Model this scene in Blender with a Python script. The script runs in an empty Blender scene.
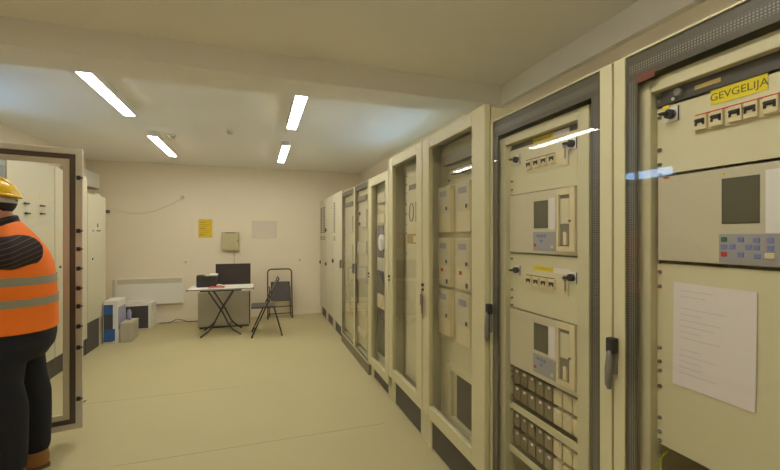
import bpy, bmesh, math, random
from mathutils import Vector, Matrix
random.seed(7)
SC = bpy.context.scene
COL = SC.collection
R = math.radians

# ---------------------------------------------------------------- materials
def lin(v):
    v /= 255.0
    return v / 12.92 if v <= 0.04045 else ((v + 0.055) / 1.055) ** 2.4

def rgb(r, g, b):
    return (lin(r), lin(g), lin(b), 1.0)

def mat(name, col, rough=0.5, metal=0.0, spec=0.5, vary=0.0, scale=3.0, bump=0.0, bscale=60.0):
    m = bpy.data.materials.new(name)
    m.use_nodes = True
    nt = m.node_tree
    b = nt.nodes['Principled BSDF']
    b.inputs['Base Color'].default_value = col
    b.inputs['Roughness'].default_value = rough
    b.inputs['Metallic'].default_value = metal
    b.inputs['Specular IOR Level'].default_value = spec
    if vary or bump:
        tc = nt.nodes.new('ShaderNodeTexCoord')
    if vary:
        n = nt.nodes.new('ShaderNodeTexNoise')
        n.inputs['Scale'].default_value = scale
        n.inputs['Detail'].default_value = 4
        nt.links.new(tc.outputs['Object'], n.inputs['Vector'])
        mx = nt.nodes.new('ShaderNodeMix'); mx.data_type = 'RGBA'
        mx.inputs[6].default_value = tuple(c * (1 - vary) for c in col[:3]) + (1,)
        mx.inputs[7].default_value = tuple(min(1, c * (1 + vary)) for c in col[:3]) + (1,)
        nt.links.new(n.outputs['Fac'], mx.inputs[0])
        nt.links.new(mx.outputs[2], b.inputs['Base Color'])
    if bump:
        n2 = nt.nodes.new('ShaderNodeTexNoise')
        n2.inputs['Scale'].default_value = bscale
        nt.links.new(tc.outputs['Object'], n2.inputs['Vector'])
        bp = nt.nodes.new('ShaderNodeBump')
        bp.inputs['Strength'].default_value = bump
        bp.inputs['Distance'].default_value = 0.01
        nt.links.new(n2.outputs['Fac'], bp.inputs['Height'])
        nt.links.new(bp.outputs['Normal'], b.inputs['Normal'])
    return m

def emit(name, col, s):
    m = bpy.data.materials.new(name); m.use_nodes = True
    nt = m.node_tree; nt.nodes.clear()
    e = nt.nodes.new('ShaderNodeEmission'); o = nt.nodes.new('ShaderNodeOutputMaterial')
    e.inputs['Color'].default_value = col; e.inputs['Strength'].default_value = s
    nt.links.new(e.outputs[0], o.inputs[0])
    return m

def glass(name, tint=(0.985, 0.985, 0.985, 1), boost=1.0):
    m = bpy.data.materials.new(name); m.use_nodes = True
    nt = m.node_tree; nt.nodes.clear()
    t = nt.nodes.new('ShaderNodeBsdfTransparent'); t.inputs[0].default_value = tint
    g = nt.nodes.new('ShaderNodeBsdfGlossy'); g.inputs['Roughness'].default_value = 0.02
    f = nt.nodes.new('ShaderNodeFresnel'); f.inputs['IOR'].default_value = 1.5
    k = nt.nodes.new('ShaderNodeMath'); k.operation = 'MULTIPLY'; k.inputs[1].default_value = boost; k.use_clamp = True
    x = nt.nodes.new('ShaderNodeMixShader'); o = nt.nodes.new('ShaderNodeOutputMaterial')
    ge = nt.nodes.new('ShaderNodeNewGeometry'); io = nt.nodes.new('ShaderNodeMix')
    io.inputs[2].default_value = 1.5; io.inputs[3].default_value = 1 / 1.5       # same pane seen from either side
    nt.links.new(ge.outputs['Backfacing'], io.inputs[0]); nt.links.new(io.outputs[0], f.inputs['IOR'])
    nt.links.new(f.outputs[0], k.inputs[0]); nt.links.new(k.outputs[0], x.inputs[0])
    nt.links.new(t.outputs[0], x.inputs[1]); nt.links.new(g.outputs[0], x.inputs[2])
    nt.links.new(x.outputs[0], o.inputs[0])
    return m

def dotted(name, base, dot):
    """dark printed glass border with rows of small pale dots in its middle"""
    m = mat(name, base, 0.35)
    nt = m.node_tree; b = nt.nodes['Principled BSDF']
    tc = nt.nodes.new('ShaderNodeTexCoord'); sp = nt.nodes.new('ShaderNodeSeparateXYZ')
    nt.links.new(tc.outputs['Object'], sp.inputs[0])
    cell = []
    for ax in ('Y', 'Z'):
        a = nt.nodes.new('ShaderNodeMath'); a.operation = 'MULTIPLY'; a.inputs[1].default_value = 1 / 0.0085
        nt.links.new(sp.outputs[ax], a.inputs[0])
        fr = nt.nodes.new('ShaderNodeMath'); fr.operation = 'FRACT'; nt.links.new(a.outputs[0], fr.inputs[0])
        s = nt.nodes.new('ShaderNodeMath'); s.operation = 'SUBTRACT'; s.inputs[1].default_value = 0.5
        nt.links.new(fr.outputs[0], s.inputs[0])
        p = nt.nodes.new('ShaderNodeMath'); p.operation = 'MULTIPLY'
        nt.links.new(s.outputs[0], p.inputs[0]); nt.links.new(s.outputs[0], p.inputs[1])
        cell.append(p)
    ad = nt.nodes.new('ShaderNodeMath'); nt.links.new(cell[0].outputs[0], ad.inputs[0]); nt.links.new(cell[1].outputs[0], ad.inputs[1])
    lt = nt.nodes.new('ShaderNodeMath'); lt.operation = 'LESS_THAN'; lt.inputs[1].default_value = 0.09
    nt.links.new(ad.outputs[0], lt.inputs[0])
    mx = nt.nodes.new('ShaderNodeMix'); mx.data_type = 'RGBA'
    mx.inputs[6].default_value = base; mx.inputs[7].default_value = dot
    nt.links.new(lt.outputs[0], mx.inputs[0]); nt.links.new(mx.outputs[2], b.inputs['Base Color'])
    return m

def striped(name, base, line, vec, period, width):
    m = mat(name, base, 0.85)
    nt = m.node_tree; b = nt.nodes['Principled BSDF']
    tc = nt.nodes.new('ShaderNodeTexCoord')
    d = nt.nodes.new('ShaderNodeVectorMath'); d.operation = 'DOT_PRODUCT'; d.inputs[1].default_value = vec
    nt.links.new(tc.outputs['Object'], d.inputs[0])
    a = nt.nodes.new('ShaderNodeMath'); a.operation = 'MULTIPLY'; a.inputs[1].default_value = 1 / period
    nt.links.new(d.outputs['Value'], a.inputs[0])
    f = nt.nodes.new('ShaderNodeMath'); f.operation = 'FRACT'; nt.links.new(a.outputs[0], f.inputs[0])
    lt = nt.nodes.new('ShaderNodeMath'); lt.operation = 'LESS_THAN'; lt.inputs[1].default_value = width
    nt.links.new(f.outputs[0], lt.inputs[0])
    mx = nt.nodes.new('ShaderNodeMix'); mx.data_type = 'RGBA'
    mx.inputs[6].default_value = base; mx.inputs[7].default_value = line
    nt.links.new(lt.outputs[0], mx.inputs[0]); nt.links.new(mx.outputs[2], b.inputs['Base Color'])
    return m

M = dict(
    floor=mat('vinyl_floor', rgb(189, 179, 138), 0.62, vary=0.05, scale=1.3, bump=0.03, bscale=140, spec=0.3),
    wall=mat('wall_paint', rgb(238, 227, 204), 0.85, vary=0.02, scale=2.0, bump=0.04, bscale=90),
    ceil=mat('ceiling_paint', rgb(246, 245, 243), 0.9, vary=0.015, scale=1.5),
    cab=mat('light_ivory_steel', rgb(209, 203, 164), 0.45, vary=0.015, scale=2.0, spec=0.4),
    cabw=mat('pale_grey_steel', rgb(206, 201, 175), 0.45, vary=0.015, scale=2.0, spec=0.4),
    inner=mat('panel_steel', rgb(216, 210, 172), 0.5, spec=0.4),
    inside=mat('cabinet_inside', rgb(176, 170, 142), 0.6),
    dark=mat('dark_grey_metal', rgb(74, 70, 62), 0.5),
    plinth=mat('plinth_grey', rgb(84, 79, 72), 0.55),
    plinth2=mat('plinth_olive_grey', rgb(128, 122, 98), 0.55),
    black=mat('black_plastic', rgb(50, 47, 45), 0.45),
    blackm=mat('black_tube', rgb(60, 55, 52), 0.5, metal=0.0),
    grey=mat('grey_plastic', rgb(128, 124, 116), 0.45),
    lgrey=mat('relay_grey', rgb(206, 200, 167), 0.5),
    relayg=mat('relay_front_grey', rgb(201, 194, 164), 0.5),
    cream=mat('cream_plastic', rgb(222, 210, 168), 0.5),
    white=mat('white_plastic', rgb(232, 230, 222), 0.5),
    paper=mat('paper_white', rgb(232, 224, 218), 0.9),
    ink=mat('faint_ink', rgb(212, 203, 197), 0.9),
    lcd=mat('lcd_olive', rgb(96, 92, 72), 0.25),
    lcdk=mat('keypad_grey', rgb(160, 158, 158), 0.5),
    screen=mat('screen_black', rgb(66, 60, 58), 0.3),
    yellow=mat('yellow_label', rgb(228, 210, 40), 0.7),
    yelpap=mat('yellow_paper', rgb(226, 194, 52), 0.8),
    yink=mat('yellow_paper_ink', rgb(170, 130, 40), 0.8),
    ochre=mat('ochre_strip', rgb(176, 152, 80), 0.6),
    red=mat('red_plastic', rgb(196, 52, 44), 0.5),
    dred=mat('dull_red_sticker', rgb(118, 64, 52), 0.6),
    green=mat('green_button', rgb(50, 110, 56), 0.5),
    blue=mat('blue_key', rgb(120, 132, 186), 0.5),
    cblue=mat('carton_blue', rgb(56, 100, 168), 0.5, vary=0.35, scale=14),
    cviolet=mat('carton_pale_blue', rgb(164, 166, 192), 0.5, vary=0.25, scale=10),
    cdark=mat('carton_dark', rgb(74, 72, 78), 0.5),
    steel=mat('screw_steel', rgb(150, 144, 130), 0.35, metal=0.8),
    orange=mat('hi_vis_orange', rgb(255, 126, 32), 0.75, vary=0.08, scale=9, bump=0.25, bscale=9),
    silver=mat('reflective_tape', rgb(150, 146, 128), 0.5),
    denim=mat('dark_trousers', rgb(30, 32, 42), 0.9, vary=0.15, scale=20),
    shirt=striped('striped_shirt', rgb(48, 38, 42), rgb(104, 94, 96), (0.35, 0.25, 1.0), 0.032, 0.13),
    skin=mat('skin', rgb(196, 132, 98), 0.55),
    hair=mat('hair_brown', rgb(46, 36, 30), 0.8),
    helmet=mat('helmet_yellow', rgb(240, 196, 22), 0.3),
    strap=mat('helmet_band_grey', rgb(176, 168, 154), 0.7),
    leather=mat('boot_brown', rgb(150, 104, 58), 0.6),
    sole=mat('boot_sole', rgb(112, 88, 56), 0.8),
    glass=glass('door_glass', boost=0.5),
    border=mat('printed_border', rgb(86, 81, 66), 0.4),
    bdots=dotted('printed_border_dots', rgb(80, 76, 64), rgb(150, 148, 134)),
    gasket=mat('rubber_gasket', rgb(90, 77, 68), 0.8),
    tan=mat('door_inner_frame', rgb(208, 200, 182), 0.5),
    greyblue=mat('grey_blue_steel', rgb(128, 132, 128), 0.6),
    box=mat('distribution_box', rgb(196, 188, 146), 0.5),
    board=mat('white_board', rgb(222, 210, 194), 0.8),
    deskgrey=mat('desk_grey_panel', rgb(184, 178, 160), 0.6),
    pad=mat('seat_vinyl', rgb(82, 78, 76), 0.6),
    labelink=mat('label_ink', rgb(112, 100, 34), 0.7),
    wire=mat('wire_yellow_green', rgb(180, 178, 40), 0.6),
    seam=mat('floor_seam', rgb(164, 152, 110), 0.7),
    lamp=emit('lamp_diffuser', (1.0, 0.945, 0.84, 1), 31.0),
    housing=mat('lamp_housing', rgb(226, 222, 210), 0.6),
    clear=mat('smoked_relay_cover', rgb(134, 122, 92), 0.25),
)

# ---------------------------------------------------------------- mesh builder
class MB:
    def __init__(self):
        self.bm = bmesh.new(); self.mats = []
    def _mi(self, m):
        if m is None: return 0
        if m not in self.mats: self.mats.append(m)
        return self.mats.index(m)
    def _new(self, bm2, m):
        i = self._mi(m)
        me = bpy.data.meshes.new('tmp'); bm2.to_mesh(me); bm2.free()
        n = len(self.bm.faces)
        self.bm.from_mesh(me); bpy.data.meshes.remove(me)
        self.bm.faces.ensure_lookup_table()
        for f in self.bm.faces[n:]: f.material_index = i
        return self
    def box(self, x0, x1, y0, y1, z0, z1, m=None, bev=0.0, seg=2, mtx=None):
        b = bmesh.new(); bmesh.ops.create_cube(b, size=1)
        for v in b.verts:
            v.co = Vector(((x0 + x1) / 2 + v.co.x * abs(x1 - x0), (y0 + y1) / 2 + v.co.y * abs(y1 - y0), (z0 + z1) / 2 + v.co.z * abs(z1 - z0)))
        if bev: bmesh.ops.bevel(b, geom=list(b.edges), offset=bev, segments=seg, affect='EDGES', profile=0.5)
        if mtx: b.transform(mtx)
        return self._new(b, m)
    def cyl(self, p0, p1, r, m=None, seg=12, r2=None):
        p0 = Vector(p0); p1 = Vector(p1); d = p1 - p0
        b = bmesh.new()
        bmesh.ops.create_cone(b, cap_ends=True, segments=seg, radius1=r, radius2=r if r2 is None else r2, depth=d.length)
        b.transform(Matrix.Translation((p0 + p1) / 2) @ d.to_track_quat('Z', 'Y').to_matrix().to_4x4())
        for f in b.faces: f.smooth = len(f.verts) == 4
        return self._new(b, m)
    def sphere(self, c, r, m=None, seg=12, sc=(1, 1, 1)):
        b = bmesh.new(); bmesh.ops.create_uvsphere(b, u_segments=seg, v_segments=max(6, seg // 2 + 2), radius=r)
        b.transform(Matrix.Translation(c) @ Matrix.Diagonal((*sc, 1)))
        for f in b.faces: f.smooth = True
        return self._new(b, m)
    def rings(self, rings, m=None, cap=True, closed=False):
        b = bmesh.new(); rr = [[b.verts.new(p) for p in r] for r in rings]
        n = len(rr[0])
        pairs = list(zip(rr, rr[1:]))
        if closed: pairs.append((rr[-1], rr[0]))
        for a, c in pairs:
            for i in range(n):
                f = b.faces.new((a[i], a[(i + 1) % n], c[(i + 1) % n], c[i])); f.smooth = True
        if cap and not closed:
            b.faces.new(list(reversed(rr[0]))); b.faces.new(rr[-1])
        bmesh.ops.recalc_face_normals(b, faces=list(b.faces))
        return self._new(b, m)
    def tube(self, pts, r, m=None, seg=10, cap=True, closed=False):
        pts = [Vector(p) for p in pts]
        rad = r if isinstance(r, (list, tuple)) else [r] * len(pts)
        up = None; rings = []
        for i, p in enumerate(pts):
            a = pts[i - 1] if i else (pts[-1] if closed else p)
            c = pts[i + 1] if i < len(pts) - 1 else (pts[0] if closed else p)
            t = (c - a).normalized()
            if up is None:
                up = Vector((0, 0, 1)) if abs(t.z) < 0.9 else Vector((1, 0, 0))
            s = t.cross(up).normalized(); up = s.cross(t).normalized()
            rings.append([p + (s * math.cos(k * 2 * math.pi / seg) + up * math.sin(k * 2 * math.pi / seg)) * rad[i] for k in range(seg)])
        return self.rings(rings, m, cap, closed)
    def loft(self, secs, m=None, seg=28, cap=True, pw=2.0):
        """secs: (z, cx, cy, half_x, half_y): stacked ellipses"""
        rings = []
        for z, cx, cy, a, c in secs:
            ring = []
            for k in range(seg):
                t = 2 * math.pi * k / seg; ct, st = math.cos(t), math.sin(t)
                e = 2.0 / pw
                ring.append(Vector((cx + a * math.copysign(abs(ct) ** e, ct), cy + c * math.copysign(abs(st) ** e, st), z)))
            rings.append(ring)
        return self.rings(rings, m, cap)
    def frame(self, y0, y1, z0, z1, x0, x1, l, r, bt, tp, m=None, bev=0.0):
        """rectangular frame in the y/z plane, x0..x1 thick; l = border at the y1 side, r = at the y0 side"""
        self.box(x0, x1, y1 - l, y1, z0, z1, m, bev); self.box(x0, x1, y0, y0 + r, z0, z1, m, bev)
        if bt: self.box(x0, x1, y0 + r, y1 - l, z0, z0 + bt, m, bev)
        if tp: self.box(x0, x1, y0 + r, y1 - l, z1 - tp, z1, m, bev)
        return self
    def build(self, name, m=None, parent=None, loc=(0, 0, 0), rot=(0, 0, 0)):
        me = bpy.data.meshes.new(name); self.bm.to_mesh(me); self.bm.free()
        for x in (self.mats if self.mats else [m]): me.materials.append(x)
        o = bpy.data.objects.new(name, me); COL.objects.link(o)
        o.location = loc; o.rotation_euler = rot
        if parent: o.parent = parent
        return o

def bend(pts, rad=0.06, n=5):
    """round the corners of a polyline"""
    pts = [Vector(p) for p in pts]; out = [pts[0]]
    for i in range(1, len(pts) - 1):
        p = pts[i]; a = (pts[i - 1] - p); c = (pts[i + 1] - p)
        k = min(rad, a.length * 0.45, c.length * 0.45)
        A = p + a.normalized() * k; C = p + c.normalized() * k
        for j in range(n + 1):
            t = j / n
            out.append(A * (1 - t) ** 2 + p * 2 * t * (1 - t) + C * t * t)
    out.append(pts[-1]); return out

def tag(o, label=None, cat=None, group=None, kind=None):
    if label: o['label'] = label
    if cat: o['category'] = cat
    if group: o['group'] = group
    if kind: o['kind'] = kind
    return o

def empty(name, loc, rz=0, label=None, cat=None, group=None):
    o = bpy.data.objects.new(name, None); o.empty_display_size = 0.1; COL.objects.link(o)
    o.location = loc; o.rotation_euler = (0, 0, rz)
    return tag(o, label, cat, group)

def copy_tree(o, parent=None):
    c = o.copy(); COL.objects.link(c); c.parent = parent
    for ch in list(o.children): copy_tree(ch, c)
    return c

def text(body, size, m, parent, loc, rot, name='lettering'):
    cu = bpy.data.curves.new(name, 'FONT'); cu.body = body; cu.size = size
    cu.align_x = 'CENTER'; cu.align_y = 'CENTER'; cu.extrude = 0.0003
    cu.materials.append(m)
    t = bpy.data.objects.new('tmp', cu); me = bpy.data.meshes.new_from_object(t); me.name = name
    bpy.data.objects.remove(t)
    o = bpy.data.objects.new(name, me); COL.objects.link(o); o.parent = parent
    o.location = loc; o.rotation_euler = rot
    return o

# ---------------------------------------------------------------- the setting
XL, XR, YF, YB, H = -2.776, 2.03, -3.2, 8.03, 2.868
def struct(name, mb, m):
    return tag(mb.build(name, m), kind='structure')
struct('floor', MB().box(XL - .1, XR + .1, YF - .1, YB + .1, -0.1, 0), M['floor'])
struct('ceiling', MB().box(XL - .1, XR + .1, YF - .1, YB + .1, H, H + 0.1), M['ceil'])
WL = (3.75, 4.92, 2.35, 2.54); WR = (3.7, 5.4, 2.31, 2.47)     # long low unseen windows, added for bluish light on the ceiling: y0, y1, z0, z1
def window_wall(name, xa, xb, w):
    b = MB(); y0, y1, z0, z1 = w
    b.box(xa, xb, YF, y0, 0, H).box(xa, xb, y1, YB, 0, H).box(xa, xb, y0, y1, 0, z0).box(xa, xb, y0, y1, z1, H)
    struct(name, b, M['wall'])
window_wall('wall_left', XL - .1, XL, WL); window_wall('wall_right', XR, XR + .1, WR)
for name, x, w, sg in (('added_window_1', XL - .05, WL, 1), ('added_window_2', XR + .05, WR, -1)):
    y0, y1, z0, z1 = w
    b = MB().frame(y0, y1, z0, z1, x - .025, x + .025, .035, .035, .035, .035)
    b.box(x - .02, x + .02, (y0 + y1) / 2 - .02, (y0 + y1) / 2 + .02, z0 + .035, z1 - .035)
    o = struct(name, b, M['white'])
    MB().box(x - .004, x + .004, y0 + .036, y1 - .036, z0 + .036, z1 - .036).build('added_window_glass', M['glass'], o)
    pl = bpy.data.lights.new('portal', 'AREA'); pl.shape = 'RECTANGLE'; pl.size = z1 - z0; pl.size_y = y1 - y0; pl.cycles.is_portal = True
    po = bpy.data.objects.new('portal', pl); COL.objects.link(po); po.location = (x - sg * .045, (y0 + y1) / 2, (z0 + z1) / 2)
    po.rotation_euler = (0, R(-90 * sg), 0)
struct('wall_back', MB().box(XL - .1, XR + .1, YB, YB + .1, 0, H), M['wall'])
struct('wall_front', MB().box(XL - .1, XR + .1, YF - .1, YF, 0, H), M['wall'])
struct('trim_1', MB().box(XL, XR, 2.93, 3.26, 2.70, H + .01, bev=0.006), M['ceil'])          # ceiling beam
struct('trim_2', MB().box(1.985, XR, YF, 2.93, 2.70, H + .01), M['ceil'])
struct('baseboard_back', MB().box(XL, 1.2, YB - 0.012, YB, 0, 0.055, bev=0.003), M['wall'])
struct('trim_3', MB().box(-0.93, 1.0, 3.155, 3.161, -.002, 0.0006).box(-1.6, -0.2, 4.4, 4.404, -.002, 0.0006), M['seam'])

# ---------------------------------------------------------------- right-hand row
XC = 1.21
def carcass(root, W, z0, z1, D, m, top_lip=0.05, stile=0.05):
    """open-fronted steel shell; local x = depth, local y = 0 .. -W, z up"""
    b = MB(); t = 0.02
    b.box(0.012, D, -t, -0.001, z0, z1); b.box(0.012, D, -W + 0.001, -W + t, z0, z1)
    b.box(D - t, D, -W + t, -t, z0, z1)
    b.box(0.012, D - t, -W + t, -t, z1 - t, z1); b.box(0.012, D - t, -W + t, -t, z0, z0 + t)
    return b.build('carcass', m, root)

def handle(root, y, z0, z1, big=True):
    if big:
        h = MB()
        h.box(-0.03, -0.001, y - 0.016, y + 0.016, z1 - 0.055, z1, M['black'], bev=0.005)
        h.tube([(-0.026, y, z1 - 0.045), (-0.029, y, z1 - 0.08), (-0.031, y + .001, (z0 + z1) / 2 - .02), (-0.030, y + .002, z0 + 0.015), (-0.027, y + .002, z0)],
               [0.009, 0.0115, 0.0125, 0.012, 0.007], M['grey'], seg=10)
        h.box(-0.012, -0.001, y - 0.012, y + 0.012, z0 + 0.05, z1 - 0.05, M['grey'], bev=0.003)
    else:
        h = MB().box(-0.024, -0.001, y - 0.017, y + 0.017, z0, z1, M['grey'], bev=0.005)
        h.box(-0.03, -0.0245, y - 0.01, y + 0.01, z0 + .01, z1 - .01, M['grey'], bev=0.002)
    return h.build('handle', None, root)

def lock(root, y, z, x=-0.03):
    l = MB().cyl((x - 0.014, y, z), (x, y, z), 0.011, M['black']).cyl((x - 0.012, y, z - 0.035), (x, y, z - 0.035), 0.008, M['black'])
    return l.build('lock', None, root)

def rail_screws(root, y, zs, x):
    for z in zs:
        MB().cyl((x - 0.006, y, z), (x, y, z), 0.0065, seg=8).sphere((x - 0.006, y, z), 0.0055, seg=8).build('screw', M['steel'], root)

def breaker(root, y, z, x, tone='white'):
    b = MB().box(x - 0.012, x - 0.0005, y - 0.0085 - .008, y + 0.0085 + .008, z - 0.022, z + 0.022, bev=0.002)
    o = b.build('circuit_breaker', M['cream'], root)
    MB().box(x - 0.014, x - 0.0121, y - 0.013, y + 0.013, z - .001, z + .011).box(x - 0.019, x - 0.0141, y - 0.012, y + 0.012, z + .003, z + .008) \
        .box(x - 0.0155, x - 0.0121, y - 0.013, y - 0.008, z - .008, z - .001).box(x - 0.0155, x - 0.0121, y + 0.008, y + 0.013, z - .008, z - .001).build('toggle', M['black'], o)
    return o

def rotary(root, y, z, x, s=0.026):
    o = MB().box(x - 0.006, x - 0.0005, y - s, y + s, z - s * .95, z + s * .95, bev=0.003).build('rotary_switch', M['white'], root)
    MB().cyl((x - 0.024, y, z), (x - 0.0061, y, z), s * .62, seg=16).box(x - 0.05, x - 0.0241, y - s * .14, y + s * .62, z - s * .18, z + s * .18, bev=0.003) \
        .build('switch_knob', M['black'], o)
    MB().box(x - 0.009, x - 0.0061, y - s, y - s + .003, z - s * .95, z + s * .95).build('bezel', M['black'], o)
    return o

def label_strip(root, y0, y1, z0, z1, x, m):
    return MB().box(x - 0.0015, x - 0.0002, y0, y1, z0, z1).build('label_strip', m, root)

def sheet_text_rot():
    return (R(90), 0, R(-90))

def relay(root, y0, y1, z0, z1, x, disp, keyp, mm='relayg', led=True, keys=(), col=None):
    """flush protection relay: front plate with display, keypad, keys; y0<y1"""
    o = MB().box(x - 0.012, x - 0.0005, y0, y1, z0, z1, bev=0.002).build('protection_relay', M[mm], root)
    xx = x - 0.012
    a = disp
    MB().box(xx - 0.002, xx - .0001, a[0], a[1], a[2], a[3], bev=0.0008, seg=1).build('display', M['lcd'], o)
    if keyp:
        MB().box(xx - 0.0015, xx - .0001, keyp[0], keyp[1], keyp[2], keyp[3]).build('keypad', M['lcdk'], o)
    if led:
        MB().sphere((xx, a[1] - 0.004, a[3] + 0.013), 0.0035, seg=8).build('indicator_light', M['yellow'], o)
    for (ky, kz, km) in keys:
        MB().box(xx - 0.004, xx - .0016, ky - 0.0075, ky + 0.0075, kz - 0.0065, kz + 0.0065, bev=0.001, seg=1).build('button', M[km], o)
    return o

def full_glass_door(root, W, z0, z1, st_l, st_r, bw, bt, dots, x0=0.0, border='border'):
    """full glass door: slim steel stiles, printed border behind the glass"""
    d = MB().frame(-W + 0.003, -0.003, z0, z1, x0, x0 + 0.012, st_l - .003, st_r - .003, 0.012, 0.007, bev=0.0015).build('door', M['cab'], root)
    gy0, gy1 = -W + st_r, -st_l
    MB().box(x0 + 0.001, x0 + 0.006, gy0 + .0005, gy1 - .0005, z0 + 0.0125, z1 - 0.0075).build('glass_pane', M['glass'], d)
    MB().frame(gy0 + .0005, gy1 - .0005, z0 + .0125, z1 - .0075, x0 + 0.0065, x0 + 0.0095, bw, bw, bw, bt).build('printed_border', M[border], d)
    if dots:
        s = MB(); t = 0.024
        s.box(x0 + 0.0062, x0 + 0.0064, gy1 - bw * .5 - t / 2, gy1 - bw * .5 + t / 2, z0 + .03, z1 - .09)
        s.box(x0 + 0.0062, x0 + 0.0064, gy0 + bw * .5 - t / 2, gy0 + bw * .5 + t / 2, z0 + .03, z1 - .09)
        s.box(x0 + 0.0062, x0 + 0.0064, gy0 + bw * .3, gy1 - bw * .3, z1 - .07, z1 - .038)
        s.build('dotted_band', M['bdots'], d)
    return d

def plinth(root, W, z1, D, m, posts=None):
    b = MB()
    if posts:
        b.box(0.004, D, -0.10, -0.002, 0, z1, posts); b.box(0.004, D, -W + 0.002, -W + 0.10, 0, z1, posts)
        b.box(0.012, D - .02, -W + 0.10, -0.10, 0.012, z1 - .001, m)
    else:
        b.box(0.004, D, -W + 0.002, -0.002, 0, z1, m)
    return b.build('plinth', None, root)

def swing_frame(root, W, yl, yr, z0, z1, x, m='inner', pad=0.065):
    """inner hinged frame with a blank panel between its two rails"""
    return MB().frame(yr - pad, yl + pad, z0 - .045, z1 + .045, x - 0.03, x + 0.02, pad, pad, 0.045, 0.045, bev=0.003).build('swing_frame', M['cab'], root)

K = 0.957; PX = 0.063                     # equipment plane of the two nearest cabinets
def kz(z): return 1.58 + (z - 1.58) * K

# --- nearest cabinet (GEVGELIJA)
YA = 1.092
A = empty('electrical_cabinet', (XC, YA, 0), 0,
          'nearest full-glass cabinet with white paper sheet taped inside and yellow name label', 'electrical cabinet', 'cabinets along the right wall')
WA = 0.80
carcass(A, WA, 0.101, 2.185, 0.80, M['cab']); plinth(A, WA, 0.10, 0.80, M['plinth'])
dA = full_glass_door(A, WA, 0.106, 2.20, 0.048, 0.05, 0.042, 0.085, True)
MB().box(0.00605, 0.0063, -0.152, -0.088, 2.093, 2.12).build('red_sticker', M['dred'], dA)
handle(dA, -0.010, 1.035, 1.215)
def ya(y): return y * K - YA
yl, yr = ya(1.019), ya(1.019) - 0.50
swing_frame(A, WA, yl, yr, 0.20, kz(2.075), PX)
p = MB().box(PX + .001, PX + .004, yr + .0005, yl - .0005, kz(1.79), kz(2.02)).build('blank_panel', M['inner'], A)
p = MB().box(PX + .001, PX + .004, yr + .0005, yl - .0005, kz(0.853), kz(1.482)).build('blank_panel', M['inner'], A)
MB().box(0.40, 0.41, yr, yl, 0.2, kz(2.07)).build('mounting_plate', M['inside'], A)
rk = MB().box(PX - .004, PX + .004, yr + .0005, yl - .001, kz(2.027), kz(2.0745), bev=0.001).build('rack_unit', M['dark'], A)
label_strip(rk, ya(0.889), ya(0.814), kz(2.043), kz(2.057), PX - .0042, M['ochre']).name = 'strip'
MB().cyl((PX - .02, ya(.935), kz(2.052)), (PX - .0041, ya(.935), kz(2.052)), .011).build('knob', M['grey'], rk)
MB().cyl((PX - .008, ya(.958), kz(2.037)), (PX - .0041, ya(.958), kz(2.037)), .005).build('button', M['white'], rk)
lb = label_strip(A, ya(0.845), ya(0.700), kz(1.980), kz(2.0265), PX + .0008, M['yellow'])
text('GEVGELIJA', 0.030, M['labelink'], lb, (PX - .001, (ya(.845) + ya(.70)) / 2, kz(2.0025)), sheet_text_rot())
rotary(A, ya(0.963), kz(1.987), PX + .001, 0.024)
MB().box(PX - .001, PX + .0008, ya(.998), ya(.975), kz(2.012), kz(2.024)).build('warning_label', M['yellow'], A)
fs = MB().box(PX - .002, PX + .0008, ya(0.60), ya(0.89), kz(1.905), kz(1.963)).build('breaker_strip', M['cream'], A)
MB().box(PX - .0026, PX - .0021, ya(0.60), ya(0.89), kz(1.958), kz(1.9635)).build('red_line', M['red'], fs)
for yy in (0.868, 0.822, 0.773, 0.735, 0.689, 0.645):
    breaker(A, ya(yy), kz(1.934), PX - .0018)
keys = [(ya(.80), kz(1.567), 'green'), (ya(.80), kz(1.523), 'red')] + [(ya(y), kz(z), 'blue') for y, z in
        ((.80, 1.545), (.778, 1.546), (.757, 1.567), (.757, 1.523), (.738, 1.546), (.719, 1.566), (.719, 1.545), (.717, 1.521), (.687, 1.566), (.687, 1.545))]
rl = relay(A, yr + .002, yl - .012, kz(1.493), kz(1.779), PX + .0005, (ya(.712), ya(.807), kz(1.613), kz(1.748)), (ya(.62), ya(.814), kz(1.497), kz(1.583)), 'relayg', True, keys)
MB().box(PX - .0145, PX - .0122, ya(.62), ya(.698), kz(1.585), kz(1.758)).build('white_panel', M['white'], rl)
MB().box(PX - .019, PX - .0142, ya(.699), ya(.676), kz(1.515), kz(1.531), bev=0.002).build('connector_cap', M['cream'], rl)
MB().box(PX - .0125, PX - .0118, ya(.985), ya(.966), kz(1.771), kz(1.777)).build('red_mark', M['red'], rl)
rail_screws(A, ya(1.008), [kz(z) for z in (2.069, 2.045, 1.989, 1.876, 1.825, 1.789, 1.744, 1.535, 1.486, 1.451, 1.402, 1.188, 1.14, 1.108, 1.054, 0.944, 0.894, 0.864, 0.814)], PX + .001)
for k in range(7):
    y = yl - 0.04 - k * 0.06; x = 0.2 + 0.02 * (k % 3)
    MB().tube(bend([(x, y, 0.13), (x, y - .01, 0.45), (x + .06, y - .03, 0.7), (x + .1, y - .03, 1.0)], .1), 0.008, seg=8).build('cable', M['black' if k % 2 else 'grey'], A)
MB().tube([(PX + .03, yl - .006, .16), (PX + .012, yl - .007, .55), (PX + .006, yl - .008, kz(.80)), (PX + .03, yl - .02, kz(.83))], 0.005, seg=8).build('earth_wire', M['wire'], A)
sh = MB().box(-.0008, .0008, -0.112, 0.112, -0.163, 0.163, M['paper'])
for k in range(15):
    if k in (2, 9): continue
    w = 0.17 * random.uniform(.35, 1.0)
    sh.box(-.0011, -.0009, 0.092 - w, 0.092, 0.138 - k * .0185, 0.1405 - k * .0185, M['ink'])
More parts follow.
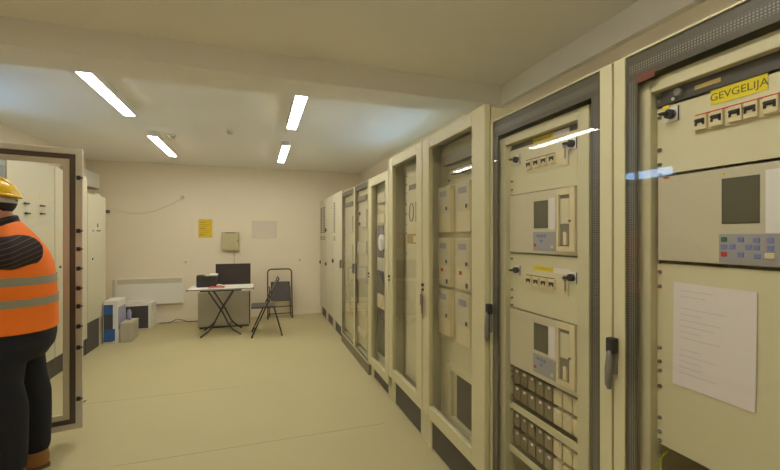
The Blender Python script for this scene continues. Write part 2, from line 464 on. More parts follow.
tag(sh.build('paper_sheet', None, None, (XC + PX - .002, .5 * (.954 + .732) * K, kz(1.25)), (R(0.8), 0, 0)),
    'white printed A4 sheet taped to the lower panel behind the nearest glass door', 'paper')

# --- second cabinet
YBc = 1.886
B = empty('electrical_cabinet', (XC, YBc, 0), 0,
          'full-glass cabinet with two relay bays and rows of plug-in relays below', 'electrical cabinet', 'cabinets along the right wall')
WB = YBc - YA - 0.002
carcass(B, WB, 0.101, 2.185, 0.80, M['cab']); plinth(B, WB, 0.10, 0.80, M['plinth'])
dB = full_glass_door(B, WB, 0.106, 2.20, 0.022, 0.056, 0.045, 0.085, True)
handle(dB, -0.016, 1.0, 1.205)
def yb(y): return y * K - YBc
yl, yr = yb(1.872), yb(1.352)
swing_frame(B, WB, yl, yr, 0.20, kz(2.075), PX, pad=0.06)
MB().box(0.40, 0.41, yr, yl, 0.2, kz(2.07)).build('mounting_plate', M['inside'], B)
for z0, z1 in ((1.80, 2.045), (1.185, 1.48)):
    MB().box(PX + .001, PX + .004, yr + .0005, yl - .0005, kz(z0), kz(z1)).build('blank_panel', M['inner'], B)
MB().box(PX + .012, PX + .018, yr + .0005, yl - .0005, kz(2.047), kz(2.0745)).build('cover_strip', M['plinth2'], B)
for zt, lab in ((2.0, None), (1.40, 'COLONCA 2')):
    dz = zt - 2.0
    z_lab = kz(2.056 + dz) if lab is None else kz(1.414)
    wl = MB().box(PX - .0002, PX + .0008, yb(1.43), yb(1.53), z_lab - .013, z_lab + .010).build('white_label', M['paper'], B)
    l = label_strip(B, yb(1.53), yb(1.675), z_lab - .012, z_lab + .012, PX + .0008, M['yellow'])
    if lab:
        text(lab, .019, M['ochre'], l, (PX - .001, (yb(1.53) + yb(1.675)) / 2, z_lab), sheet_text_rot())
    else:
        st = MB()
        for q in range(7): st.box(PX - .0011, PX - .0008, yb(1.665) - .012 - q * .0165, yb(1.665) - q * .0165, z_lab - .006, z_lab + .006)
        st.build('faded_print', M['ochre'], l)
    zk = kz(1.985) if lab is None else kz(1.391)
    for yy in (1.80, 1.406): rotary(B, yb(yy), zk, PX + .001, .025)
    zb = kz(1.94) if lab is None else kz(1.345)
    fs = MB().box(PX - .002, PX + .0008, yb(1.436), yb(1.73), zb - .042, zb + .03).build('breaker_strip', M['cream'], B)
    MB().box(PX - .0026, PX - .0021, yb(1.52), yb(1.73), zb + .025, zb + .029).build('red_line', M['dred'], fs)
    for k in range(4): breaker(B, yb(1.697 - k * .056), zb, PX - .0018)
    ky = MB().cyl((PX - .03, yb(1.425), zk - .005), (PX - .028, yb(1.425), zk - .005), .013, seg=14).box(PX - .03, PX - .028, yb(1.428), yb(1.422), zk - .06, zk - .015)
    ky.build('hanging_tag', M['steel'], B)
for (z0, z1, oz, tagz) in ((1.488, 1.795, 0, 0), (0.872, 1.18, -0.607, 0)):
    ks = [(yb(1.645), kz(1.529 + oz), 'red'), (yb(1.625), kz(1.575 + oz), 'blue'), (yb(1.60), kz(1.575 + oz), 'blue'), (yb(1.60), kz(1.55 + oz), 'blue'), (yb(1.575), kz(1.575 + oz), 'blue'), (yb(1.525), kz(1.525 + oz), 'cream')]
    rl = relay(B, yr + .002, yl - .012, kz(z0), kz(z1), PX + .0005, (yb(1.555), yb(1.656), kz(1.613 + oz), kz(1.748 + oz)), (yb(1.502), yb(1.66), kz(1.502 + oz), kz(1.595 + oz)), 'lgrey', True, ks)
    MB().box(PX - .0145, PX - .0122, yb(1.502), yb(1.548), kz(1.605 + oz), kz(1.755 + oz)).build('white_panel', M['paper'], rl)
    bx = MB().frame(yb(1.372), yb(1.483), kz(1.506 + oz), kz(1.793 + oz), PX - .026, PX - .012, .012, .03, .022, .03, bev=.002).build('test_block', M['cream'], B)
    MB().box(PX - .014, PX - .0125, yb(1.408), yb(1.472), kz(1.525 + oz), kz(1.765 + oz)).build('recess', M['plinth2'], bx)
    MB().box(PX - .019, PX - .0142, yb(1.412), yb(1.466), kz(1.63 + oz), kz(1.745 + oz), bev=.002).build('cover', M['inner'], bx)
    MB().box(PX - .024, PX - .0142, yb(1.424), yb(1.444), kz(1.535 + oz), kz(1.595 + oz), bev=.002).build('plug', M['cream'], bx)
    MB().cyl((PX - .034, yb(1.398), kz(1.642 + oz)), (PX - .0261, yb(1.398), kz(1.642 + oz)), .005).build('knob', M['steel'], bx)
rail_screws(B, yb(1.852), [kz(z) for z in (2.055, 1.874, 1.828, 1.795, 1.486, 1.45, 1.28, 1.235, 1.195, 1.168, 0.86, 0.83, 0.80, 0.70, 0.66, 0.62)], PX + .001)
for z0, z1 in ((0.6275, 0.868 - .0), (0.385, 0.6)):
    ch = MB().box(PX - .004, PX + .004, yr + .0005, yl - .0005, kz(z0), kz(z0 + .035), bev=.001).build('cover_strip', M['cab'], B)
    MB().box(PX + .06, PX + .066, yr, yl, kz(z0 + .036), kz(z1)).build('rail_plate', M['clear'], B)
    for tier in range(2):
        zt = kz(z0 + .05 + tier * .095)
        for k in range(8):
            y1 = yl - .012 - k * .0595
            rr = MB().box(PX + .012, PX + .0595, y1 - .052, y1, zt, zt + .072, bev=.004).build('plug_in_relay', M['cream' if k >= 5 else 'clear'], B)
            MB().box(PX + .008, PX + .0118, y1 - .042, y1 - .028, zt + .056, zt + .067).build('relay_mark', M['paper'], rr)

# --- framed-window cabinets
def framed(YL, YR, z0, z1, fl, fr, label, plz, hinge_x=-0.03, kind=0):
    W = YL - YR - 0.003
    r = empty('electrical_cabinet', (XC, YL, 0), 0, label, 'electrical cabinet', 'cabinets along the right wall')
    carcass(r, W, plz + .001, z1 - .012, 0.80, M['cab'])
    plinth(r, W, plz, 0.80, M['plinth'], M['cab'])
    d = MB().frame(-W + .004, -.004, z0, z1, -0.03, 0.006, fl, fr, 0.09, 0.085, bev=0.004).build('door', M['cab'], r)
    MB().box(-0.016, -0.011, -W + .0045 + fr, -.0045 - fl, z0 + .0905, z1 - .0855).build('glass_pane', M['glass'], d)
    return r, d, W

YC, YD, YE, YFc, YG, YH = 2.762, 3.572, 4.292, 5.0, 5.83, 6.60
C, dC, WC = framed(YC, YBc, .245, 2.30, .118, .14, 'tall framed-glass cabinet with keys hanging in its door and three rows of paired relays', .215)
lock(dC, -0.022, 1.205)
kc = 0.956; PC = 0.09
def yc(y): return y * kc - YC
def kc_z(z): return 1.58 + (z - 1.58) * kc
MB().box(PC + .012, PC + .02, -WC + .05, -.05, .24, 2.24).build('mounting_plate', M['cab'], C)
MB().box(PC - .03, PC + .011, yc(2.20), yc(2.72), kc_z(2.10), kc_z(2.17), bev=.003).build('cover_strip', M['plinth2'], C)
ld = MB().box(PC - .02, PC + .011, yc(2.20), yc(2.60), kc_z(2.02), kc_z(2.06)).build('terminal_row', M['dark'], C)
for k in range(10):
    MB().box(PC - .026, PC - .0205, yc(2.59) - k * .036 - .024, yc(2.59) - k * .036, kc_z(2.025), kc_z(2.05)).build('terminal', M['cream'], ld)
for row, (za, zm, zb) in enumerate(((1.945, 1.747, 1.60), (1.557, 1.355, 1.20), (1.175, 0.955, 0.83))):
    for y1, y0 in ((2.785, 2.60), (2.497, 2.305), (2.21, 2.03)):
        o = MB().box(PC - .03, PC + .0115, yc(y0), yc(y1), kc_z(zb), kc_z(za), bev=.004).build('protection_relay', M['cream'], C)
        MB().box(PC - .036, PC - .0305, yc(y0) + .003, yc(y1) - .003, kc_z(zm), kc_z(za) - .004, bev=.003).build('relay_face', M['lgrey'], o)
        MB().box(PC - .038, PC - .0362, yc(y0) + .04, yc(y1) - .04, kc_z(za) - .075, kc_z(za) - .035).build('display', M['lcdk'], o)
        MB().box(PC - .038, PC - .0362, yc(y0) + .025, yc(y0) + .05, kc_z(zm) + .015, kc_z(zm) + .04).build('button', M['dark'], o)
        if row == 1:
            MB().box(PC - .036, PC - .0305, yc(y1) - .075, yc(y1) - .05, kc_z(zb) + .10, kc_z(zb) + .125).build('red_button', M['red'], o)
            MB().box(PC - .036, PC - .0305, yc(y0) + .03, yc(y0) + .05, kc_z(zb) + .02, kc_z(zb) + .05).build('dark_button', M['dark'], o)
MB().frame(yc(2.06), yc(2.66), .27, kc_z(.63), PC - .02, PC + .0115, .045, .045, .04, .04, bev=.003).build('lower_frame', M['cab'], C)
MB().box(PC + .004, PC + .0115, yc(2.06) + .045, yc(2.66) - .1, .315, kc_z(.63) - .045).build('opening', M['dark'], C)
rail_screws(C, yc(2.69), [kc_z(z) for z in (2.13, 2.06, 1.99, 1.93, .62, .25)], PC + .0115)
for y, z in ((-.16, 2.245), (-.60, 2.262)):
    MB().box(-.0312, -.0302, y - .05, y + .02, z - .012, z + .012).build('label_plate', M['paper'], dC)
kk = MB()
kk.tube([(0.0 + .006 * math.cos(t), .016 * math.cos(t), .016 * math.sin(t)) for t in [2 * math.pi * i / 14 for i in range(14)]], .0022, M['steel'], 6, closed=True)
ko = kk.build('key_ring', None, None, (XC - .048, YC - .034, 1.155))
tag(ko, 'bunch of keys with a reddish tag hanging from the framed door lock', 'keys')
MB().box(-.004, .0, -.002, .022, -.10, -.018, bev=.002).build('key_tag', M['dred'], ko)
MB().box(-.008, -.005, -.026, -.004, -.16, -.02, bev=.001).build('key', M['steel'], ko)
MB().box(.004, .006, -.012, .006, -.20, -.02, bev=.0008).build('key', M['steel'], ko)

D_, dD, WD = framed(YD, YC, .245, 2.30, .105, .115, 'framed-glass cabinet with a single wide window showing a panel with a slot and small meter', .215)
lock(dD, -0.03, 1.19)
def yd(y): return y * kc - YD
MB().box(PC + .012, PC + .02, -WD + .05, -.05, .24, 2.24).build('mounting_plate', M['inside'], D_)
MB().box(PC - .006, PC + .0115, yd(2.92), yd(3.56), .30, 2.2, bev=.002).build('blank_panel', M['inner'], D_)
MB().box(PC - .012, PC - .0065, yd(3.20), yd(3.47), kc_z(2.0), kc_z(2.045)).build('slot_cover', M['plinth2'], D_)
mt = MB()
mt.tube([(PC - .014, yd(3.40) + .05 * math.cos(t), kc_z(1.79) + .08 * math.sin(t)) for t in [2 * math.pi * i / 20 for i in range(20)]], .004, M['grey'], 6, closed=True)
mt.build('gauge_ring', None, D_)
MB().frame(yd(3.20), yd(3.29), kc_z(1.70), kc_z(1.88), PC - .018, PC - .0065, .006, .006, .006, .006).build('grip', M['grey'], D_)
bx = MB().box(PC - .012, PC - .0065, yd(3.25), yd(3.51), kc_z(1.50), kc_z(1.59)).build('meter', M['ochre'], D_)
MB().box(PC - .02, PC - .0125, yd(3.27), yd(3.34), kc_z(1.515), kc_z(1.575), bev=.002).build('meter_dial', M['cream'], bx)
rail_screws(D_, yd(3.54), [kc_z(z) for z in (2.14, 2.06, 1.98, 1.87, 1.78, 1.68, 1.60, 1.40)], PC - .006)
MB().box(-.0312, -.0302, -.76, -.70, 2.255, 2.28).build('label_plate', M['paper'], dD)

E_, dE, WE = framed(YE, YD, .145, 2.20, .10, .10, 'narrow framed-glass cabinet with bundled cables and a white spool inside', .12)
lock(dE, -0.025, 1.15)
MB().box(.06, .07, -WE + .03, -.03, .14, 2.16).build('mounting_plate', M['inner'], E_)
for k, (z0, z1) in enumerate(((1.92, 2.02), (1.70, 1.8), (1.2, 1.34), (.8, .95))):
    MB().box(.025, .0595, -.42, -.16, z0, z1, bev=.004).build('terminal_row', M['cream' if k % 2 else 'lgrey'], E_)
sp = MB().cyl((.018, -.30, 1.50), (.0595, -.30, 1.50), .085, seg=20).cyl((.01, -.30, 1.50), (.0179, -.30, 1.50), .05, seg=20)
sp.build('cable_spool', M['white'], E_)
for k in range(5):
    MB().tube(bend([(.045, -.14 - k * .04, 1.68), (.03, -.16 - k * .05, 1.3), (.035, -.12 - k * .06, .9), (.045, -.14 - k * .05, .3)], .2), .009, seg=8).build('cable', M['grey'], E_)

# --- two full-glass cabinets with olive plinths
def fg(YL, YR, label, items):
    W = YL - YR - .003
    r = empty('electrical_cabinet', (XC - .03, YL, 0), 0, label, 'electrical cabinet', 'cabinets along the right wall')
    carcass(r, W, .121, 2.19, .83, M['cab']); plinth(r, W, .12, .83, M['plinth2'])
    d = full_glass_door(r, W, .125, 2.205, .045, .03, .03, .06, False)
    handle(d, -.022, 1.085, 1.21, False)
    MB().box(.05, .06, -W + .04, -.04, .2, 2.14).build('mounting_plate', M['cab'], r)
    for (u0, u1, z0, z1, m) in items:
        MB().box(.028, .0495, -u1, -u0, z0, z1, bev=.004).build('device', M[m], r)
    return r
fg(YFc, YE, 'full-glass cabinet whose panel carries two dark knobs and wide horizontal trunking', [
    (.06, .5, 2.0, 2.06, 'plinth2'), (.10, .16, 1.83, 1.87, 'dark'), (.10, .16, 1.70, 1.74, 'dark'), (.22, .5, 1.68, 1.88, 'lgrey'),
    (.06, .5, 1.35, 1.5, 'cabw'), (.06, .5, 1.0, 1.2, 'cabw'), (.06, .5, .62, .7, 'cream'), (.06, .5, .35, .42, 'cream')])
fg(YG, YFc, 'full-glass cabinet next to the solid white doors with pale devices and a plain panel inside', [
    (.15, .6, 1.98, 2.04, 'plinth2'), (.15, .6, 1.62, 1.84, 'cabw'), (.15, .6, 1.2, 1.45, 'cabw'), (.15, .6, .5, .62, 'cream')])

# --- solid-door cabinets
def solid(YL, YR, z1, label, hz, cols):
    W = YL - YR - .003
    r = empty('electrical_cabinet', (XC, YL, 0), 0, label, 'electrical cabinet', 'cabinets along the right wall')
    MB().box(.004, .80, -W + .001, -.001, .181, z1 - .01, bev=.003).build('carcass', M['cabw'], r)
    plinth(r, W, .18, .80, M['plinth'], M['cabw'])
    d = MB().box(-.02, .0035, -W + .004, -.004, .19, z1, bev=.004).build('door', M['cabw'], r)
    if cols:
        v = MB()
        for k in range(12):
            z = 1.62 + k * .042
            for a, c in cols: v.box(-.0225, -.0202, -W * c, -W * a, z, z + .026)
        v.build('vent_slots', M['plinth'], d)
        n = MB()
        for a, c in cols: n.box(-.0225, -.0202, -W * c, -W * a, 1.53, 1.552).box(-.0225, -.0202, -W * c, -W * a, 1.49, 1.512)
        n.build('name_plate', M['dark'], d)
    for z in hz: MB().box(-.045, -.0202, -W * .12, -W * .07, z - .03, z + .03, bev=.004).build('handle', M['dark'], d)
    return r
solid(YH, YG, 2.25, 'solid white cabinet with one column of vent slots, beside the first full-glass olive-plinth cabinet', (1.15,), ((.14, .30),))
solid(7.30, YH, 2.25, 'solid white cabinet with plain unvented door between two vented solid cabinets', (1.05, 1.67), ())
solid(7.99, 7.30, 2.25, 'solid white cabinet with two columns of vent slots against the back wall', (1.04,), ((.12, .42), (.58, .88)))

# ---------------------------------------------------------------- left-hand row (faces +x: empties turned half round; local y runs away from the camera)
XLF = -2.147; DL = .60
def left_cab(Y0, Y1, z1, label, pz, mm='cabw', levers=(), extra=None):
    W = Y1 - Y0 - .003
    r = empty('electrical_cabinet', (XLF, Y0, 0), math.pi, label, 'electrical cabinet', 'cabinets along the left wall')
    MB().box(.004, DL, -W, -.001, pz + .001, z1, bev=.003).build('carcass', M[mm], r)
    d = MB().box(-.018, .0035, -W + .004, -.004, pz + .01, z1 - .005, bev=.004).build('door', M[mm], r)
    for (Y, z, s) in levers:
        y = Y0 - Y
        l = MB().cyl((-.022, y, z), (-.0182, y, z), .020, seg=12).build('switch', M['lgrey'], d)
        MB().cyl((-.035, y, z), (-.0222, y, z), .010, M['dark'], 10).box(-.045, -.0345, y - .055 * s, y + .008, z - .008, z + .008, M['dark'], bev=.003).build('lever', None, l)
    return r, d, W
g, d, W = left_cab(3.55, 4.415, 2.20, 'grey cabinet just behind the open glass door, mostly hidden by worker', .201, 'greyblue')
MB().box(.01, DL, -W, -.001, 0, .20).build('plinth', M['plinth'], g)
g, d, W = left_cab(4.435, 5.32, 2.34, 'white switch cabinet with four black levers seen through the open glass door', .211, 'cabw',
                   [(4.70, 1.885, 1), (5.0, 1.882, 1), (4.72, 1.79, 1), (5.0, 1.80, 1)])
MB().box(.01, DL, -W, -.001, 0, .21).build('plinth', M['plinth'], g)
for Y in (4.70, 5.0): MB().cyl((-.0195, 4.435 - Y, 1.97), (-.0182, 4.435 - Y, 1.97), .016).build('indicator', M['lgrey'], d)
g, d, W = left_cab(5.323, 6.197, 2.34, 'white switch cabinet standing beyond the one with four levers, behind the door frame', .211, 'cabw',
                   [(5.63, 1.885, -1), (5.63, 1.79, -1), (5.61, 1.25, -1), (5.61, 1.17, -1)])
MB().box(.01, DL, -W, -.001, 0, .21).build('plinth', M['plinth'], g)
MB().cyl((-.028, 5.323 - 5.434, 1.218), (-.0182, 5.323 - 5.434, 1.218), .014).build('lock', M['dark'], d)
g, d, W = left_cab(6.20, 6.868, 2.14, 'white vented cabinet with dark kick panel beside the floor cartons', .405, 'cabw')
MB().box(.004, DL, -.46, -.001, 0, .404, M['plinth']).box(.004, DL, -W, -.461, 0, .404, M['cabw']).build('plinth', None, g)
v = MB()
for i in range(11):
    z = 1.26 + i * .028
    for k in range(6): v.box(-.0188, -.0182, -.16 - k * .07 - .055, -.16 - k * .07, z, z + .012)
v.build('vent_slots', M['tan'], d)
MB().box(-.0215, -.0182, -.36, -.33, 1.69, 1.74).build('badge', M['dark'], d)
MB().box(-.0205, -.0182, -.22, -.16, 1.63, 1.645).box(-.0205, -.0182, -.45, -.31, 1.63, 1.648).build('name_plate', M['dark'], d)
MB().cyl((-.028, -.16, 1.255), (-.0182, -.16, 1.255), .012).build('lock', M['dark'], d)
MB().box(0.0, .1, -.5, -.3, 2.1405, 2.165).build('roof_vent', M['cabw'], g)

# --- open cabinet the worker reaches into; its glass door stands open behind him
OY0, OY1 = 2.55, 3.43
oc = empty('electrical_cabinet', (XLF, OY0, 0), math.pi, 'open cabinet the worker reaches into, its large glass door swung out behind him', 'electrical cabinet', 'cabinets along the left wall')
WO = OY1 - OY0
carcass(oc, WO, .101, 2.23, DL, M['cabw']); plinth(oc, WO, .10, DL, M['plinth'])
MB().box(.30, .31, -WO + .05, -.05, .2, 2.15).build('mounting_plate', M['inner'], oc)
for k, z in enumerate((.6, 1.0, 1.4, 1.8)):
    MB().box(.24, .2995, -WO + .1, -.1, z, z + .12, bev=.004).build('terminal_row', M['lgrey' if k % 2 else 'cream'], oc)
# door: hinge line at the far edge; door local x along its width, y = thickness (towards camera is -y)
ang = math.atan2(3.63 - 3.45, -1.29 + 2.147)
LW = .875
dr = MB()
z0, z1 = .105, 2.235
def dframe(b, w, a, y0, y1, m, bev=.002):
    b.box(a, a + w, y0, y1, z0 + a, z1 - a, m, bev); b.box(LW - a - w, LW - a, y0, y1, z0 + a, z1 - a, m, bev)
    b.box(a + w, LW - a - w, y0, y1, z0 + a, z0 + a + w, m, bev); b.box(a + w, LW - a - w, y0, y1, z1 - a - w, z1 - a, m, bev)
dframe(dr, .042, 0, -.02, .02, M['tan'])
dframe(dr, .040, .0785, -.012, .012, M['tan'])
Mo = Matrix.Rotation(math.pi, 4, 'Z')
dobj = dr.build('door', None, oc)
# empty is rotated by pi about z, so undo it for the door's own placement
hin = Vector((-2.147 + .012, 3.455, 0)) - Vector((XLF, OY0, 0))
hl = Mo @ hin
dobj.location = hl; dobj.rotation_euler = (0, 0, ang - math.pi)
gk = MB(); dframe(gk, .0355, .0425, -.017, .012, M['gasket']); gk.build('gasket', None, dobj)
MB().box(.119, LW - .119, -.004, .004, z0 + .119, z1 - .119).build('glass_pane', M['glass'], dobj)
for z in (2.016, 1.611, 1.473, 1.325, 1.175, 1.037, 0.884, 0.724, 0.334):
    MB().box(LW - .036, LW - .010, -.034, -.0205, z - .016, z + .016, bev=.003).cyl((LW - .03, -.03, z), (LW + .004, -.03, z), .006).build('latch_pin', M['black'], dobj)

# ---------------------------------------------------------------- lamps
def lamp(x, y0, y1, label, group):
    r = empty('ceiling_light', (x, (y0 + y1) / 2, H), 0, label, 'ceiling light', group)
    L = (y1 - y0) / 2
    MB().box(-.058, .058, -L, L, -.065, -.0005, bev=.004).build('lamp_housing', M['housing'], r)
    MB().box(-.048, .048, -L + .006, L - .006, -.071, -.0652, bev=.003, seg=2).build('diffuser', M['lamp'], r)
    return r
XLA, XRA = -1.245, .367
lamp(XLA, 3.43, 4.68, 'long lit tube light over the aisle left side, next to the beam', 'ceiling lights')
lamp(XRA, 3.43, 4.68, 'lit tube light over the right side of the aisle, next to the beam', 'ceiling lights')
lamp(XLA, 5.58, 6.88, 'lit tube light near the back wall, above the floor cartons side', 'ceiling lights')
lamp(XRA, 5.58, 6.88, 'lit tube light near the back wall, above the folding chair', 'ceiling lights')
for x in (XLA, XRA):
    sd_ = 'left' if x < 0 else 'right'
    lamp(x, .10, 1.40, 'tube light of the near bay on the %s side of the aisle' % sd_, 'near bay lights')

for (x, y, lab) in ((-.325, 5.218, 'small smoke detector on ceiling between the two light rows'), (-1.05, 5.715, 'small smoke detector on ceiling beside the far left tube light')):
    r = empty('smoke_detector', (x, y, H), 0, lab, 'smoke detector', 'smoke detectors')
    MB().cyl((0, 0, -.02), (0, 0, -.0005), .05, seg=20).build('detector_base', M['white'], r)
    MB().cyl((0, 0, -.05), (0, 0, -.0202), .03, seg=20, r2=.036).build('detector_head', M['lgrey'], r)

# ---------------------------------------------------------------- back wall
def wall_thing(name, x0, x1, z0, z1, t, m, label, cat, bev=.002, y=YB):
    o = MB().box(x0 - (x0 + x1) / 2, x1 - (x0 + x1) / 2, -t, -.0005, z0 - (z0 + z1) / 2, z1 - (z0 + z1) / 2, m, bev=bev).build(name, None, None, ((x0 + x1) / 2, y, (z0 + z1) / 2))
    return tag(o, label, cat)
n = wall_thing('notice_sheet', -1.04, -.806, 1.533, 1.87, .003, M['yelpap'], 'yellow printed notice sheet on the back wall above black printer', 'notice', .0005)
ln = MB()
for k, (w, h) in enumerate(((.10, .010), (.17, .006), (.13, .006), (.10, .012), (.16, .006), (.15, .006), (.09, .012))):
    ln.box(-.095, -.095 + w, -.0038, -.0032, .105 - k * .038, .105 - k * .038 + h)
ln.build('printed_lines', M['yink'], n)
p = empty('distribution_box', (-.487, YB, 1.466), 0, 'small square beige distribution box on the back wall above monitor', 'distribution box')
MB().box(-.149, .149, -.09, -.0005, -.17, .17, bev=.006).build('box_body', M['box'], p)
MB().box(-.14, .14, -.098, -.0905, -.135, .145, bev=.003).build('box_door', M['box'], p)
MB().box(-.09, .09, -.0995, -.0905, .148, .160).build('top_slot', M['dark'], p)
MB().box(.115, .13, -.108, -.0985, -.01, .03, bev=.002).build('latch', M['grey'], p)
MB().tube([(.065, -.02, -.171), (.065, -.02, -.62)], .009, seg=8).cyl((.065, -.02, -.27), (.065, -.02, -.23), .018).build('conduit', M['lgrey'], p)
wall_thing('notice_board', -.112, .354, 1.517, 1.853, .012, M['board'], 'plain pale grey-white board on the back wall above the folding chairs', 'board')
for x, lab in ((-1.247, 'white wall socket on the back wall left of the table'), (.789, 'white wall socket on the back wall right of the folding chairs')):
    s = wall_thing('wall_socket', x - .042, x + .042, 1.045, 1.127, .012, M['wall'], lab, 'socket', .004)
    tag(s, group='wall sockets')
    MB().cyl((0, -.0135, 0), (0, -.0122, 0), .024, seg=16).build('socket_face', M['relayg'], s)
h = empty('wall_heater', (-1.80, YB, .35), 0, 'white panel convector heater mounted on the back wall beside table', 'heater')
MB().box(-.53, .53, -.09, -.02, 0, .475, bev=.01).build('heater_body', M['white'], h)
gr = MB().box(-.50, .50, -.0925, -.0902, .375, .455, M['tan'])
for k in range(5): gr.box(-.49, .49, -.0945, -.0926, .382 + k * .015, .388 + k * .015, M['lgrey'])
gr.build('outlet_grille', None, h)
MB().box(-.575, -.5305, -.08, -.0205, .02, .46, bev=.005).build('side_cap', M['tan'], h)
MB().box(-.45, -.4, -.0199, -.0005, .1, .4).box(.4, .45, -.0199, -.0005, .1, .4).build('wall_bracket', M['grey'], h)
pts = []
for i in range(25):
    t = i / 24; x = -2.46 + t * (2.46 - 1.303); pts.append((x, YB - .012, 2.06 * (1 - t) + 2.26 * t - .20 * math.sin(math.pi * t) ** 1.0 * (1 - .15 * t)))
c = MB().tube(pts, .006, M['housing'], 6).build('wall_cable', None)
tag(c, 'thin grey cable drooping across the upper back wall', 'cable')
b = wall_thing('junction_box', -1.33, -1.275, 2.235, 2.295, .04, M['lgrey'], 'tiny junction box on upper back wall ending the drooping cable', 'junction box', .003)
b = wall_thing('junction_box', -2.49, -2.43, 1.955, 2.01, .05, M['dark'], 'small dark junction box on the back wall just past the white vented cabinet', 'junction box', .003)
fc = [(-1.66, 7.975, .008), (-1.5, 7.98, .008), (-1.45, 7.95, .03), (-1.38, 7.94, .075), (-1.3, 7.95, .05), (-1.22, 7.96, .01), (-1.1, 7.97, .008), (-.9, 7.98, .008)]
tag(MB().tube(bend(fc, .05, 4), .006, M['black'], 6).build('power_cable', None), 'thin dark cable lying on floor along the back wall beneath heater', 'cable')
ac = empty('air_conditioner', (XL, 7.52, 2.36), 0, 'white split air conditioner high on the left wall near back corner', 'air conditioner')
MB().box(.0005, .225, -.44, .44, 0, .26, bev=.025, seg=4).build('unit_body', M['white'], ac)
MB().box(.06, .21, -.41, .41, -.012, .004, bev=.003).build('air_flap', M['grey'], ac)
tag(MB().box(-.06, .06, -.009, .009, 0, .006, M['dark'], bev=.002).build('floor_strip', None, None, (-1.562, 4.43, .0005), (0, 0, R(85))), 'short dark strip lying on the floor beside the open glass door', 'floor strip')

# ---------------------------------------------------------------- table and what stands around it
TY0, TY1, TX0, TX1 = 6.64, 7.14, -1.02, -.075
t = empty('folding_table', (-.545, 6.89, 0), 0, 'white-topped folding table on crossed black tube legs', 'table')
MB().box(-.4725, .4725, -.25, .25, .725, .75, bev=.006).build('tabletop', M['white'], t)
MB().box(-.474, .474, -.2515, .2515, .729, .744, bev=.004).build('table_edge', M['grey'], t)
MB().box(-.3, .3, .17, .2, .69, .7245).box(-.3, .3, -.2, -.17, .70, .7245).build('rail', M['black'], t)
for sy, dy in ((-1, 0), (1, 0)):
    for s in (-1, 1):
        y = sy * .215 + s * .014
        pts = bend([(s * -.18, y, .70), (s * .02, y, .375), (s * .125, y, .15), (s * .185, y + sy * .01, .085), (s * .29, y + sy * .02, .0125)], .05)
        MB().tube(pts, .0125, seg=10).build('leg', M['blackm'], t)
for s in (-1, 1): MB().cyl((s * .125, -.20 + s * .014, .15), (s * .125, .20 + s * .014, .15), .009).build('stretcher', M['blackm'], t)
MB().box(.465, .485, -.245, -.205, .722, .747, bev=.003).box(-.485, -.465, -.245, -.205, .722, .747, bev=.003).build('corner_clip', M['black'], t)

pr = empty('printer', (-.765, 6.97, .7505), 0, 'black printer with pale paper tray on the folding table', 'printer')
MB().box(-.155, .155, -.11, .12, 0, .175, bev=.012, seg=3).build('printer_body', M['black'], pr)
MB().box(-.02, .15, -.12, .10, .1755, .19, bev=.004).build('paper_tray', M['lgrey'], pr)
MB().box(.03, .145, -.06, .09, -.004, .004, bev=.002).build('tray_extension', M['white'], pr, (0, 0, .198), (R(4), R(3), 0))
MB().box(-.15, -.05, -.118, -.02, .1755, .195, bev=.006).build('control_panel', M['dark'], pr)
f = MB().box(-.11, .11, -.09, .09, 0, .014, M['red'], bev=.002).box(-.108, .108, -.0915, .085, .003, .011, M['paper'])
tag(f.build('folder', None, None, (-.615, 6.755, .7505), (0, 0, R(-4))), 'red folder lying on the folding table in front of printer', 'folder')
ms = MB().sphere((0, 0, .014), .05, M['white'], 16, (1.0, .6, .42))
tag(ms.build('computer_mouse', None, None, (-.575, 6.775, .7715)), 'small white mouse resting on the red folder', 'mouse')

cb = empty('low_cabinet', (-.54, 7.27, 0), 0, 'low grey cabinet standing behind the folding table, carrying the monitor', 'cabinet')
MB().box(-.41, .41, .004, .46, .03, .62, bev=.006).build('cabinet_body', M['deskgrey'], cb)
MB().box(-.405, .395, -.014, .0035, .045, .61, bev=.003).build('front_panel', M['deskgrey'], cb)
MB().box(.3955, .41, -.013, .0035, .05, .61).build('edge_strip', M['black'], cb)
MB().box(-.39, .39, .03, .44, 0, .0295).build('plinth', M['dark'], cb)
mo = empty('monitor', (-.41, 7.47, .6205), 0, 'wide black flat monitor standing on the low grey cabinet', 'monitor')
MB().box(-.285, .285, -.02, .02, .085, .455, bev=.006).build('monitor_case', M['black'], mo)
MB().box(-.272, .272, -.0215, -.0202, .102, .442).build('screen', M['screen'], mo)
MB().box(-.03, .03, .0205, .05, .01, .25, bev=.004).build('stand', M['black'], mo)
MB().box(-.13, .13, -.09, .11, 0, .012, bev=.004).build('stand_base', M['black'], mo)

# chair seen from the side, facing the table (local x to the back of the chair)
c1 = empty('folding_chair', (.12, 6.61, 0), 0, 'open black folding chair seen side-on, facing the folding table', 'chair', 'black folding chairs')
for s in (-1, 1):
    y = s * .205
    MB().tube([(-.21, y, .012), (.0, y, .47), (.185, y * .97, .875)], .0115, seg=10).build('leg', M['blackm'], c1)
    MB().tube([(.24, y * .9, .012), (.12, y * .9, .44)], .0105, seg=10).build('rear_leg', M['blackm'], c1)
    MB().cyl((-.21, y, 0), (-.2, y, .03), .014).cyl((.24, y * .9, 0), (.235, y * .9, .03), .013).build('rubber_foot', M['black'], c1)
MB().tube(bend([(.185, .199, .875), (.192, .199, .89), (.192, -.199, .89), (.185, -.199, .875)], .02), .0115, seg=10).build('top_rail', M['blackm'], c1)
MB().box(-.22, .15, -.19, .19, .442, .474, bev=.014, seg=3).build('seat', M['pad'], c1)
